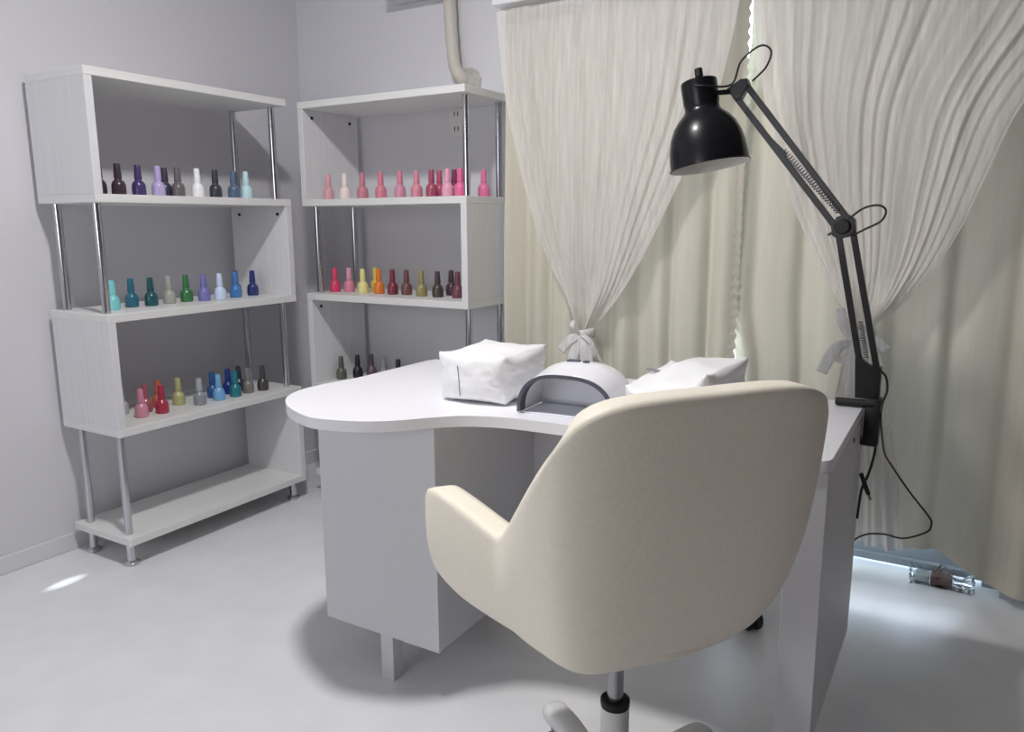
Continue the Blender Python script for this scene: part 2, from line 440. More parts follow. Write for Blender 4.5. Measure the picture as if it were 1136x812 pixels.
cab = obj('cabinet', dl(bx(1.281, 1.635, -1.245, -.795, .12, DZ - DT, bev=.0015)), M['deskside'], desk)
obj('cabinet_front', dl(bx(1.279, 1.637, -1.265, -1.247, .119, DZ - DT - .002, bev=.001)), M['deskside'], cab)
for yy in (-1.243, -.84):
    obj('leg', dl(bx(1.455, 1.494, yy - .020, yy + .020, 0, .12, bev=.001)), M['deskside'], desk)
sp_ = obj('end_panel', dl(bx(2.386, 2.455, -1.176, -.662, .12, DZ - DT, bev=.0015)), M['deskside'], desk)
h = bmesh.new(); cyl(h, (2.4545, -.84, .655), (2.4565, -.84, .655), .006, 16); dl(h)
obj('screw_hole', h, M['hole'], sp_, smooth=40)
for yy in (-1.10, -.74):
    obj('leg', dl(bx(2.372, 2.408, yy - .02, yy + .02, 0, .12, bev=.001)), M['deskside'], desk)
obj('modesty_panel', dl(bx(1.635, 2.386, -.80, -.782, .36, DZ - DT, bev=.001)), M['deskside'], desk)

# ------------------------------------------------------------------ cushions on the desk
def cushion(name, x, y, sx, sy, sz, rz, seed, slope=0):
    rnd = random.Random(seed)
    ph = [rnd.uniform(0, 6.28) for _ in range(8)]
    bm = bmesh.new(); bmesh.ops.create_cube(bm, size=2)
    bmesh.ops.subdivide_edges(bm, edges=bm.edges[:], cuts=23, use_grid_fill=True)
    for v in bm.verts:
        u = v.co.copy()
        a, b_, c = [abs(t) for t in u]
        # soft box: faces belly out, corners stay pinched and edges sag in a little
        e = 1 - .075 * ((1 - a * a) * (b_ ** 6) * (c ** 6) + (1 - b_ * b_) * (a ** 6) * (c ** 6) + (1 - c * c) * (a ** 6) * (b_ ** 6))
        bel = .05 * (1 - b_ * b_) * (1 - c * c) * (a ** 4)
        bey = .05 * (1 - a * a) * (1 - c * c) * (b_ ** 4)
        bez = .03 * (1 - a * a) * (1 - b_ * b_) * (c ** 4)
        rd = 1.0 - .035 * ((a * b_) ** 8 + (b_ * c) ** 8 + (a * c) ** 8)
        p = Vector((u.x * e * rd + math.copysign(bel, u.x), u.y * e * rd + math.copysign(bey, u.y), u.z * (1 - .05 * max(a ** 4, b_ ** 4) * (1 if c > .9 else .3)) + math.copysign(bez, u.z)))
        wr = .018 * sin(3.1 * u.x + 2.3 * u.y + ph[0]) + .014 * sin(5 * u.y - 3 * u.z + ph[1]) + .010 * sin(9 * u.x + 6 * u.z + ph[2])
        p += Vector((wr * .6, wr * .6, wr if u.z > 0 else wr * .3))
        nn = noise.noise(Vector((u.x * 1.6 + seed, u.y * 1.6, u.z * 1.6))); n2 = 1 - abs(noise.noise(Vector((u.x * 3 + seed * 2, u.y * 3 + 4, u.z * 3)))) * 2
        p += u.normalized() * (.05 * nn + .022 * n2)
        ear = (a * b_ * c) ** 5
        p += Vector((u.x * .05 * ear, u.y * .05 * ear, .09 * ear if u.z > 0 else -.02 * ear))
        if slope and u.z > -.9:
            k = max(0.0, -u.y - .15) / .85
            kx = max(0.0, min(1.0, (-u.x - .15) / .5)); p.z -= .42 * kx * (u.z + 1) * .5
            k *= 1 - .45 * kx
            p.z -= slope * k * (u.z + 1) * .5 * (1.0 if u.x < .45 else max(0, 1 - (u.x - .45) * 2))
        v.co = Vector((p.x * sx / 2, p.y * sy / 2, p.z * sz / 2))
    mn = min(v.co.z for v in bm.verts)
    for v in bm.verts: v.co.z -= mn
    return obj(name, bm, M['leather'], None, smooth=True, loc=(x, y, DZ), rot=(0, 0, rz))
c1 = cushion('box_cushion', 1.636, -1.005, .186, .245, .112, radians(4), 3)
tag(c1, 'white leatherette box cushion left of the nail lamp on the desk', 'cushion', 'white box cushions on the desk')
def front_seam(o, x, zs):
    pts = []
    for z in zs:
        ys = [v.co.y for v in o.data.vertices if abs(v.co.x - x) < .009 and abs(v.co.z - z) < .009]
        pts.append((x + .004 * sin(z * 40), min(ys) - .0004, z))
    return tube(bmesh.new(), pts, .0011, 6, 5)
s = front_seam(c1, -.028, (.092, .075, .055, .035, .018))
obj('seam', s, M['seam'], c1, smooth=True)
c2 = cushion('box_cushion', 2.121, -.975, .190, .25, .115, radians(-5), 11, slope=.62)
tag(c2, 'white leatherette box cushion with slumped front, right of the nail lamp', 'cushion', 'white box cushions on the desk')
def top_z(o, x, y): return max(v.co.z for v in o.data.vertices if abs(v.co.x - x) < .012 and abs(v.co.y - y) < .012)
tb = bmesh.new(); box(tb, -.018, .018, -.005, .005, -.002, .002, bev=.0015)
obj('zip_pull', tb, M['seam'], c2, loc=(-.066, -.030, top_z(c2, -.066, -.030)), rot=(radians(10), radians(6), radians(-4)))
s = front_seam(c2, -.020, (.050, .035, .018))
obj('seam', s, M['seam'], c2, smooth=True)

# ------------------------------------------------------------------ nail lamp
lx, ly = 1.898, -1.045
nl = empty('nail_lamp', (lx, ly, DZ), radians(2))
tag(nl, 'white domed UV nail lamp with dark rimmed hand opening on the desk', 'nail lamp')
HW, HD, HH = .117, .095, .112
def dome(u, v, k=1.0, top=1.0):
    # u: across the arch (0 left foot .. 1 right foot), v: front (0) to back (1)
    t = pi * (1 - u); ex = .72
    cx = math.copysign(abs(cos(t)) ** ex, cos(t)); sz = abs(sin(t)) ** .82
    y = -HD + 2 * HD * v
    q = 1.0 if v < .45 else math.sqrt(max(0, 1 - ((v - .45) / .55) ** 2.4))
    hz = HH * (.86 + .14 * min(1, v / .4)) * (.25 + .75 * q if v > .45 else 1)
    wx = HW * (.30 + .70 * q)
    return Vector((wx * cx * k, y, .004 + (hz - .004) * sz * top))
bm = bmesh.new(); grid(bm, lambda u, v: dome(u, v), 41, 25)
back = [v for v in bm.verts if abs(v.co.y - HD) < 1e-5]
bmesh.ops.contextual_create(bm, geom=back)
shell = obj('shell', bm, M['gloss'], nl, smooth=50, solid=.004, soff=-1)
# dark rim lining the opening
bm = bmesh.new()
def rim(u, v):
    t = u; k = [(1.0, 0, 1.0), (1.0, -.004, 1.0), (.945, -.004, .935), (.945, .02, .935)][round(v * 3)]
    p = dome(t, 0, k[0] * .995, k[2] * .992); p.y = -HD + k[1]; return p
grid(bm, rim, 41, 4)
obj('opening_rim', bm, M['darkgrey'], nl, smooth=30, solid=.002, soff=0)
bm = bmesh.new(); grid(bm, lambda u, v: dome(u, .03 + v * .52, .94, .925), 31, 10)
bmesh.ops.contextual_create(bm, geom=[v for v in bm.verts if abs(v.co.y - (-HD + 2 * HD * .55)) < 1e-5])
obj('reflector', bm, M['midgrey'], nl, smooth=60, solid=.001)
obj('base_plate', bx(-.106, .106, -.090, .012, 0, .004, bev=.001), M['midgrey'], nl)
b = bmesh.new(); box(b, -.035, -.006, -.010, .006, HH - .001, HH + .003, bev=.001)
obj('display', b, M['darkgrey'], nl)
b = bmesh.new(); lathe(b, [(.008, HH - .001), (.008, HH + .003), (.006, HH + .004), (0, HH + .004)], 16, Matrix.Translation((.012, -.006, 0)))
obj('button', b, M['darkgrey'], nl, smooth=40)

# ------------------------------------------------------------------ desk lamp
LY = -.70
lamp = empty('desk_lamp', (2.47, LY, .70))
tag(lamp, 'black swing-arm desk lamp clamped to the right edge of the desk', 'lamp')
def ll(bm):
    for v in bm.verts: v.co -= Vector((2.47, LY, .70))
    return bm
B_ = Vector((2.462, LY, .775)); E_ = Vector((2.386, LY, 1.115)); H_ = Vector((2.130, LY, 1.436))
# clamp: body outside the edge, jaws above and below, screw
bm = bmesh.new()
box(bm, 2.4590, 2.492, LY - .020, LY + .020, .612, .725, bev=.004)
clamp = obj('clamp', ll(bm), M['blackmatte'], lamp, smooth=40)
bm = bmesh.new(); cyl(bm, (2.395, LY - .015, .7105), (2.480, LY - .012, .7105), .0095, 18, bev=.003)
obj('upper_jaw', ll(bm), M['blackmatte'], clamp, smooth=40)
bm = bmesh.new(); box(bm, 2.435, 2.475, LY - .015, LY + .015, .612, .624, bev=.003); cyl(bm, (2.442, LY, .622), (2.442, LY, .672), .006, 14); cyl(bm, (2.442, LY, .6685), (2.442, LY, .6745), .012, 16)
obj('lower_jaw', ll(bm), M['blackmatte'], clamp, smooth=40)
# base bracket: triangular plates
def plate(pts, y0, y1, bev=.002):
    bm = bmesh.new(); a = [bm.verts.new((x, y0, z)) for x, z in pts]; c = [bm.verts.new((x, y1, z)) for x, z in pts]
    fa = bm.faces.new(a); fc = bm.faces.new(c[::-1]); n = len(pts)
    for i in range(n): bm.faces.new((a[i], c[i], c[(i + 1) % n], a[(i + 1) % n]))
    if bev: bmesh.ops.bevel(bm, geom=list(fa.edges) + list(fc.edges), offset=bev, segments=2, affect='EDGES')
    return bm
bm = plate([(2.436, .722), (2.487, .722), (2.487, .795), (2.478, .800), (2.462, .795), (2.436, .822), (2.430, .815)], LY - .014, LY + .014)
obj('base_bracket', ll(bm), M['black'], lamp, smooth=40)
bm = bmesh.new(); cyl(bm, (2.472, LY, .70), (2.472, LY, .74), .011, 18); obj('swivel_pin', ll(bm), M['blackmatte'], lamp, smooth=40)
# lower arms (two parallel square rods)
def rod(p, q, w=.0068):
    bm = bmesh.new(); m, L = align(p, q); box(bm, -w, w, -w, w, 0, L, bev=.0012)
    bm.transform(m); return bm
obj('lower_arm', ll(rod((2.440, LY, .800), (2.372, LY, 1.105))), M['black'], lamp)
obj('lower_arm', ll(rod((2.480, LY, .775), (2.402, LY, 1.110))), M['black'], lamp)
bm = bmesh.new()
def spring(p, q, r, turns, wire):
    m, L = align(p, q)
    return tube(bmesh.new(), [m @ Vector((r * cos(2 * pi * t * turns), r * sin(2 * pi * t * turns), L * t)) for t in [i / (turns * 8) for i in range(int(turns * 8) + 1)]], wire, 5, 0)
obj('spring', ll(spring((2.454, LY - .010, .815), (2.435, LY - .010, .900), .005, 16, .0011)), M['darkgrey'], lamp, smooth=True)
# elbow
bm = plate([(2.362, 1.092), (2.376, 1.083), (2.400, 1.090), (2.411, 1.105), (2.408, 1.128), (2.392, 1.140), (2.370, 1.134), (2.358, 1.115)], LY - .016, LY + .016, .003)
el = obj('elbow_bracket', ll(bm), M['black'], lamp, smooth=40)
bm = bmesh.new(); cyl(bm, (2.384, LY - .028, 1.112), (2.384, LY + .028, 1.112), .017, 24, bev=.003)
obj('elbow_knob', ll(bm), M['blackmatte'], el, smooth=40)
bm = bmesh.new(); cyl(bm, (2.352, LY - .006, 1.093), (2.366, LY - .006, 1.101), .003, 10); obj('pivot_screw', ll(bm), M['blackmatte'], el, smooth=40)
# upper arms
obj('upper_arm', ll(rod((2.366, LY, 1.112), (2.122, LY, 1.420))), M['black'], lamp)
obj('upper_arm', ll(rod((2.392, LY, 1.128), (2.148, LY, 1.440))), M['black'], lamp)
obj('spring', ll(spring((2.243, LY - .004, 1.285), (2.372, LY - .008, 1.145), .0062, 26, .0013)), M['darkgrey'], lamp, smooth=True)
obj('spring_link', ll(rod((2.205, LY - .002, 1.318), (2.250, LY - .004, 1.275), .004)), M['black'], lamp)
# head bracket
bm = plate([(2.106, 1.432), (2.138, 1.452), (2.152, 1.452), (2.158, 1.438), (2.140, 1.408), (2.130, 1.404), (2.116, 1.418)], LY - .014, LY + .014, .003)
obj('head_bracket', ll(bm), M['black'], lamp, smooth=40)
# lamp head: axis leaning
hb = Vector((2.076, LY - .02, 1.256)); ax = Vector((-.185, .02, 1.0)).normalized()
hm = Matrix.Translation(hb) @ ax.to_track_quat('Z', 'Y').to_matrix().to_4x4()
prof = [(.0955, -.001), (.0965, .001), (.0930, .003), (.0925, .020), (.0900, .045), (.0840, .072), (.0740, .096), (.0600, .114), (.0470, .126), (.0415, .134), (.0405, .142), (.0425, .152), (.0430, .190), (.0425, .2005), (.0400, .203), (0, .204)]
bm = lathe(bmesh.new(), prof, 56, hm, cap=False)
shade = obj('lamp_shade', ll(bm), M['black'], lamp, smooth=35)
inner = [(.0945, -.001), (.0912, .004), (.0905, .020), (.0880, .044), (.0820, .070), (.0720, .093), (.0580, .111), (.0440, .122), (0, .124)]
bm = lathe(bmesh.new(), inner, 56, hm, cap=False)
obj('shade_lining', ll(bm), M['shadein'], shade, smooth=35)
bm = lathe(bmesh.new(), [(0, .03), (.018, .034), (.028, .050), (.030, .066), (.024, .088), (.014, .105), (.014, .123)], 28, hm, cap=False)
obj('light_bulb', ll(bm), M['gloss'], shade, smooth=True)
kn = hm @ Vector((-.008, 0, .203)); kt = hm @ Vector((-.008, 0, .214)); kq = hm @ Vector((-.008, 0, .234))
bm = bmesh.new(); cyl(bm, kn, kt, .0045, 12); cyl(bm, kt, kq, .0098, 12, bev=.0015)
obj('switch_knob', ll(bm), M['blackmatte'], shade, smooth=40)
bm = rod(hm @ Vector((.036, 0, .166)), (2.120, LY - .005, 1.426), .0055); obj('head_stem', ll(bm), M['black'], lamp)
# cord: loops at head and elbow, down to the clamp
bm = bmesh.new(); p0 = hm @ Vector((.040, 0, .188))
tube(bm, [p0, p0 + Vector((.028, -.004, -.004)), (2.118, LY - .018, 1.440), (2.140, LY - .02, 1.490), (2.182, LY - .02, 1.519), (2.206, LY - .018, 1.505), (2.196, LY - .016, 1.472), (2.165, LY - .010, 1.445)], .0024, 8, 8)
obj('cord', ll(bm), M['cord'], lamp, smooth=True)
bm = bmesh.new()
tube(bm, [(2.396, LY - .014, 1.130), (2.425, LY - .02, 1.152), (2.455, LY - .02, 1.158), (2.470, LY - .02, 1.146), (2.462, LY - .02, 1.124), (2.430, LY - .018, 1.106), (2.405, LY - .012, 1.092)], .0024, 8, 8)
obj('cord', ll(bm), M['cord'], lamp, smooth=True)
bm = bmesh.new()
tube(bm, [(2.486, LY - .01, .79), (2.498, LY - .012, .775), (2.502, LY - .014, .745), (2.495, LY - .016, .715), (2.494, LY - .01, .675), (2.491, -.50, .545), (2.500, -.34, .465), (2.549, -.29, .38), (2.600, -.285, .318), (2.608, -.28, .295), (2.598, -.275, .268), (2.542, -.27, .236), (2.49, -.27, .238), (2.44, -.28, .228), (2.405, -.30, .195), (2.375, -.32, .12), (2.35, -.34, .03), (2.33, -.35, .004)], .0026, 8, 8)
obj('cord', ll(bm), M['cord'], lamp, smooth=True)
bm = bmesh.new()
tube(bm, [(2.487, LY - .002, .618), (2.486, LY - .004, .59), (2.478, LY - .006, .545), (2.466, LY - .008, .505), (2.463, LY - .008, .47), (2.461, LY - .006, .43)], .0030, 8, 8)
obj('cord', ll(bm), M['cord'], lamp, smooth=True)
bm = bmesh.new(); cyl(bm, (2.462, LY - .016, .545), (2.482, LY - .018, .497), .0052, 12, bev=.001)
pl = obj('power_plug', ll(bm), M['blackmatte'], lamp, smooth=40)
bm = bmesh.new(); cyl(bm, (2.482, LY - .018, .497), (2.487, LY - .0185, .485), .0032, 12)
obj('plug_tip', ll(bm), M['greymetal'], pl, smooth=40)

# ------------------------------------------------------------------ chair
ch = empty('tub_chair', (2.18, -1.49, 0), radians(54))
tag(ch, 'cream leather tub chair on a white swivel base, back turned to the camera', 'chair')
half = [(0, -.252, .906), (.085, -.251, .906), (.155, -.245, .900), (.203, -.230, .880), (.229, -.205, .842), (.237, -.163, .792), (.234, -.110, .738), (.227, -.055, .688), (.220, -.014, .658), (.218, .012, .647), (.224, .045, .650), (.238, .110, .659), (.250, .180, .664), (.255, .230, .660), (.253, .262, .636), (.241, .278, .575), (.205, .280, .505), (.13, .270, .47), (.05, .265, .465)]
loop = half + [(0, .265, .465)] + [(-x, y, z) for x, y, z in half[:0:-1]]
loop = spline(loop + [loop[0]], 3)[:-1]
def chair_pt(R, t):
    R = Vector(R); zb = .444
    kf = max(0.0, min(1.0, (R.y + .1) / .3)); P0 = Vector((R.x * (.30 + .15 * kf), R.y * (.30 + .1 * kf), zb)); kb = max(0.0, min(1.0, -R.y / .25)); P1 = Vector((R.x * (.92 - .13 * kb + .06 * kf), R.y * (.84 - .07 * kb + .06 * kf), zb - .002))
    P2 = Vector((R.x * (1.03 - .10 * kb), R.y * (.98 - .02 * kb), zb + (.36 - .10 * kf) * (R.z - zb))); P3 = R
    return P0 * (1 - t) ** 3 + P1 * 3 * t * (1 - t) ** 2 + P2 * 3 * t * t * (1 - t) + P3 * t ** 3
bm = bmesh.new(); nl_ = len(loop)
rings = [[bm.verts.new(chair_pt(R, t)) for R in loop] for t in [i / 14 for i in range(15)]]
for a, b in zip(rings, rings[1:]):
    for i in range(nl_): bm.faces.new((a[i], a[(i + 1) % nl_], b[(i + 1) % nl_], b[i]))
cv = bm.verts.new((0, 0, .444))
for i in range(nl_): bm.faces.new((rings[0][(i + 1) % nl_], rings[0][i], cv))
sh = obj('shell', bm, M['cream'], ch, smooth=True, solid=.050, soff=-1, subsurf=2)
sh.modifiers['thickness'].edge_crease_outer = .42; sh.modifiers['thickness'].edge_crease_inner = .45
# seat cushion
bm = bmesh.new(); bmesh.ops.create_cube(bm, size=2); bmesh.ops.subdivide_edges(bm, edges=bm.edges[:], cuts=7, use_grid_fill=True)
for v in bm.verts:
    u = v.co; r2 = max(abs(u.x), abs(u.y)); q = Vector((u.x, u.y, 0)); L = q.length or 1
    q = q * (r2 / L) * .9 + q * .1
    v.co = Vector((q.x * .165, q.y * .20 + .03, .505 + u.z * .035 * (1 - .25 * (r2 ** 4)) + (.012 * (1 - r2 * r2) if u.z > 0 else 0)))
obj('seat_cushion', bm, M['cream'], ch, smooth=True, subsurf=1)
# piping along the rim
bm = bmesh.new(); pr = [Vector(R) * 1.0 for R in loop]
# gas lift
bm = lathe(bmesh.new(), [(.0, .443), (.075, .443), (.08, .437), (.045, .430), (.02, .424), (.0, .424)], 32, cap=False)
obj('seat_mount', bm, M['blackmatte'], ch, smooth=40)
bm = bmesh.new(); cyl(bm, (0, 0, .29), (0, 0, .434), .0140, 28); obj('piston', bm, M['greymetal'], ch, smooth=40)
bm = lathe(bmesh.new(), [(.014, .300), (.0215, .300), (.0245, .302), (.0255, .308), (.0255, .3145), (.022, .317), (.014, .3125)][::-1], 32, cap=False)
obj('collar', bm, M['rubber'], ch, smooth=40)
bm = lathe(bmesh.new(), [(.0, .060), (.0245, .060), (.0245, .306), (.0, .306)], 32, cap=False); obj('gas_column', bm, M['whitemetal'], ch, smooth=40)
bm = lathe(bmesh.new(), [(.0, .052), (.046, .052), (.048, .058), (.046, .130), (.036, .140), (.0246, .144)], 32, cap=False)
hub = obj('base_hub', bm, M['whitemetal'], ch, smooth=40)
A0 = radians(140 - 52)
for k in range(5):
    a = A0 + k * 2 * pi / 5
    d = Vector((cos(a), sin(a), 0)); n = Vector((-sin(a), cos(a), 0))
    bm = bmesh.new()
    def leg(u, v):
        t = v; r = .03 + .245 * t
        zc = .113 + .018 * sin(pi * min(1, t * 1.0)) + .012 * t
        hw = .024 + .001 * t; hh = .022 - .002 * t
        if t > .9: kk = (t - .9) / .1; hw *= math.sqrt(max(.02, 1 - kk * kk)); hh *= math.sqrt(max(.05, 1 - kk * kk * .8))
        w = 2 * pi * u
        cu, su = cos(w), sin(w)
        return d * r + n * hw * math.copysign(abs(cu) ** .6, cu) + Vector((0, 0, zc + hh * math.copysign(abs(su) ** .7, su)))
    V = grid(bm, leg, 20, 22, closed_u=True); bm.faces.new(V[0]); bm.faces.new(V[-1])
    lg = obj('base_arm', bm, M['whitemetal'], ch, smooth=60)
    # caster with two wheels and a hood
    cc = d * .255 + Vector((0, 0, .036)); yaw = a + (1.9 if k == 0 else .9 + k)
    wd = Vector((cos(yaw), sin(yaw), 0))
    bm = bmesh.new()
    for sgn in (-1, 1): cyl(bm, cc + wd * sgn * .006, cc + wd * sgn * .026, .036, 28, bev=.005)
    cs = obj('caster', bm, M['rubber'], lg, smooth=40)
    bm = bmesh.new(); cyl(bm, cc - wd * .006, cc + wd * .006, .022, 20); cyl(bm, cc, cc + Vector((0, 0, .080)), .006, 12)
    bmesh.ops.translate(bm, verts=bm.verts[:], vec=(0, 0, 0)); 
    for sgn in (-1, 1): cyl(bm, cc + wd * sgn * .0255, cc + wd * sgn * .0275, .014, 20)
    obj('caster_axle', bm, M['greymetal'], lg, smooth=40)

# ------------------------------------------------------------------ client stool tucked behind the desk (one caster shows)
st = empty('stool', (1.99, -.42, 0), 0)
tag(st, 'stool tucked under the far side of the desk, only a black caster showing', 'stool')
obj('seat', lathe(bmesh.new(), [(0, .40), (.14, .40), (.155, .41), (.16, .43), (.152, .452), (.12, .462), (0, .465)], 40, cap=False), M['cream'], st, smooth=40)
bm = bmesh.new(); cyl(bm, (0, 0, .08), (0, 0, .40), .022, 24); obj('gas_column', bm, M['greymetal'], st, smooth=40)
bm = bmesh.new(); cyl(bm, (0, 0, .055), (0, 0, .10), .04, 24, bev=.006); obj('base_hub', bm, M['blackmatte'], st, smooth=40)
for k in range(5):
    a = math.atan2(-.14, .21) + k * 2 * pi / 5; d = Vector((cos(a), sin(a), 0)); n = Vector((-sin(a), cos(a), 0))
    bm = rod(d * .03 + Vector((0, 0, .075)), d * .255 + Vector((0, 0, .068)), .012); lg = obj('base_arm', bm, M['blackmatte'], st)
    cc = d * .25 + Vector((0, 0, .03)); bm = bmesh.new()
    wd = Vector((cos(.75), sin(.75), 0))
    for sgn in (-1, 1): cyl(bm, cc + wd * sgn * .004, cc + wd * sgn * .022, .030, 28, bev=.004)
    cyl(bm, cc, cc + Vector((0, 0, .04)), .007, 12)
    obj('caster', bm, M['rubber'], lg, smooth=40)

# ------------------------------------------------------------------ curtains
TOP = 1.855; STOP = 1.850
def curtain(name, x0, x1, hem, seed, folds, yb=-.075, amp=.024, edge=None, scal_l=False, scal_r=False, nu=260, nv=40):
    rnd = random.Random(seed); ph = [rnd.uniform(0, 6.28) for _ in range(6)]
    fr = [folds * k for k in (1.0, .53, 1.71)]
    bm = bmesh.new()
    def fn(u, v):
        z0 = lerp_tab(hem, x0 + (x1 - x0) * u)
        z = TOP + (z0 - TOP) * v
        x = x0 + (x1 - x0) * u
        w = sin(2 * pi * fr[0] * u + ph[0]) + .55 * sin(2 * pi * fr[1] * u + ph[1]) + .28 * sin(2 * pi * fr[2] * u + ph[2])
        g = .45 + .55 * min(1, v * 1.6)
        y = yb + amp * w * g / 1.35 + .006 * sin(5 * z + 9 * u)
        x += .008 * g * sin(2 * pi * fr[0] * u + ph[3]) * min(1, u * 12, (1 - u) * 12)
        if edge: x += (lerp_tab(edge, z) - x0) * (1 - u) ** 6
        if scal_l and u < .02: x += .0035 * sin(2 * pi * z / .034)
        if scal_r and u > .98: x += .0035 * sin(2 * pi * z / .034)
        return Vector((x, y, z))
    grid(bm, fn, nu, nv if not (scal_l or scal_r) else 260)
    return obj(name, bm, M['curtain'], None, smooth=True)
hemL = [(1.1, .03), (2.0, .03)]
hemR = [(2.0, .06), (2.20, .12), (2.39, .14), (2.53, .14), (2.64, .135), (2.70, .09), (2.76, .055), (2.86, .035), (3.4, .03)]
k1 = curtain('curtain', 1.130, 1.996, hemL, 5, 7.5, yb=-.095, scal_r=True)
tag(k1, 'opaque cream curtain on the left half of the window, beside the right shelf', 'curtain', 'cream curtains')
k2 = curtain('curtain', 1.93, 3.30, hemR, 9, 9.5, yb=-.055, amp=.020, edge=[(.1, 2.015), (.55, 2.000), (.70, 1.984), (.85, 1.94), (1.45, 1.94), (1.60, 1.976), (1.66, 1.988), (1.9, 1.989)])
tag(k2, 'opaque cream curtain on the right half of the window, behind the lamp arm', 'curtain', 'cream curtains')

def sheer(label, el, er, tail_l, tail_r, tie, seed, folds, tails, band_r=.035):
    rnd = random.Random(seed); ph = [rnd.uniform(0, 6.28) for _ in range(8)]
    root = empty('sheer_curtain', (tie[0], -.17, tie[1])); tag(root, label, 'sheer curtain', 'gathered sheer curtains')
    O = Vector((tie[0], -.17, tie[1]))
    jit = [rnd.uniform(-1, 1) for _ in range(64)]
    def fn(u, v):
        z = STOP + (tie[1] - STOP) * v
        k = min(1, max(.05, (z - tie[1]) / .25)); a, b = smooth_tab(el, z, .09 * k), smooth_tab(er, z, .09 * k)
        uu = u + .012 * sin(2 * pi * folds * .37 * u + ph[4])
        x = a + (b - a) * uu
        g = (1 - v) ** .6
        A = .0048 * (.5 + .5 * min(1, v * 4)) * (.25 + .75 * g) * (.6 + .4 * sin(3 * u * 6.28 + ph[5]))
        w = sin(2 * pi * folds * uu + ph[0]) + .6 * sin(2 * pi * folds * .47 * uu + ph[1]) + .35 * sin(2 * pi * folds * 1.9 * uu + ph[2])
        y = -.172 + A * w - .015 * sin(pi * v) 
        if v > .8:
            k = (v - .8) / .2; y = y * (1 - k) + k * (-.172 + .028 * sin(2 * pi * 2 * u + ph[3]))
        return Vector((x, y, z)) - O
    bm = bmesh.new(); grid(bm, fn, 300, 60); obj('gathered_voile', bm, M['sheer'], root, smooth=True)
    zb = tails
    def fn2(u, v):
        z = tie[1] + (zb - tie[1]) * v
        a, b = lerp_tab(tail_l, z), lerp_tab(tail_r, z)
        x = a + (b - a) * u
        A = .016 * min(1, .12 + v * 1.6)
        y = -.172 + A * (sin(2 * pi * 5 * u + ph[0]) + .6 * sin(2 * pi * 8.7 * u + ph[1]))
        return Vector((x, y, z)) - O
    bm = bmesh.new(); grid(bm, fn2, 120, 40); obj('hanging_tail', bm, M['sheer2'], root, smooth=True)
    # tie band, knot and ribbon ends
    bm = bmesh.new()
    def band(u, v):
        w = 2 * pi * u; rr = .0065 * sin(pi * v)
        return Vector(((band_r + rr) * cos(w), .036 * sin(w) + rr * sin(w), -.014 + .028 * v + .006 * cos(w)))
    grid(bm, band, 36, 7, closed_u=True)
    return root, O
rootL, OL = sheer('sheer white curtain tied above the nail lamp, left of the two',
    [(1.885, 1.115), (1.857, 1.124), (1.615, 1.152), (1.334, 1.221), (1.05, 1.312), (.893, 1.393), (.762, 1.462), (.74, 1.474)],
    [(1.885, 1.992), (1.764, 1.985), (1.491, 1.932), (1.253, 1.824), (.971, 1.685), (.865, 1.610), (.757, 1.521), (.74, 1.512)],
    [(.74, 1.474), (.66, 1.44), (.55, 1.40), (.12, 1.36)], [(.74, 1.512), (.66, 1.545), (.55, 1.60), (.12, 1.66)], (1.493, .74), 21, 17, .12, .03)
rootR, OR = sheer('sheer white curtain tied behind the black lamp arm, right of the two',
    [(1.885, 2.010), (1.761, 2.028), (1.48, 2.072), (1.165, 2.172), (.915, 2.297), (.83, 2.345), (.80, 2.352)],
    [(1.885, 3.05), (1.642, 2.886), (1.428, 2.718), (1.205, 2.647), (1.039, 2.590), (.898, 2.495), (.824, 2.413), (.80, 2.408)],
    [(.80, 2.352), (.72, 2.335), (.60, 2.318), (.15, 2.29)], [(.80, 2.408), (.74, 2.435), (.62, 2.464), (.408, 2.504), (.157, 2.543)], (2.380, .80), 33, 19, .157, .035)
def ribbon(bm, pts, w, nrm=(0, -1, 0)):
    P = spline(pts, 8); L = len(P) - 1; N = Vector(nrm)
    def f(u, v):
        i = round(v * L); t = (P[min(i + 1, L)] - P[max(i - 1, 0)]).normalized(); s = t.cross(N).normalized()
        ww = w * (.45 + .55 * min(1, v * 3))
        return P[i] + s * (u - .5) * ww + N * .0009 * sin(u * 9 + v * 7)
    grid(bm, f, 7, L + 1); return bm
def tie_parts(root, r, ends, loops):
    bm = bmesh.new()
    grid(bm, lambda u, v: Vector(((r + .006 * sin(pi * v)) * cos(2 * pi * u), (.040 + .006 * sin(pi * v)) * sin(2 * pi * u), -.016 + .032 * v + .005 * cos(2 * pi * u))), 36, 7, closed_u=True)
    obj('tie_band', bm, M['lace'], root, smooth=True, solid=.002)
    for e in ends: obj('ribbon_end', ribbon(bmesh.new(), e[0], e[1]), M['lace'], root, smooth=True, solid=.0015)
    for e in loops: obj('ribbon_loop', ribbon(bmesh.new(), e[0], e[1]), M['lace'], root, smooth=True, solid=.0015)
tie_parts(rootL, .026, [([(0, -.050, 0), (-.035, -.058, -.02), (-.070, -.055, -.060)], .032), ([(0, -.05, 0), (.025, -.06, -.04), (.030, -.055, -.10), (.015, -.05, -.15)], .05), ([(-.005, -.05, -.01), (-.02, -.056, -.07), (-.035, -.055, -.13)], .035)],
    [([(0, -.05, 0), (.03, -.065, -.005), (.050, -.06, -.030), (.03, -.056, -.035), (0, -.05, -.01)], .022), ([(0, -.05, .002), (-.015, -.07, .03), (-.022, -.062, .045), (-.018, -.055, .02), (0, -.05, 0)], .018)])
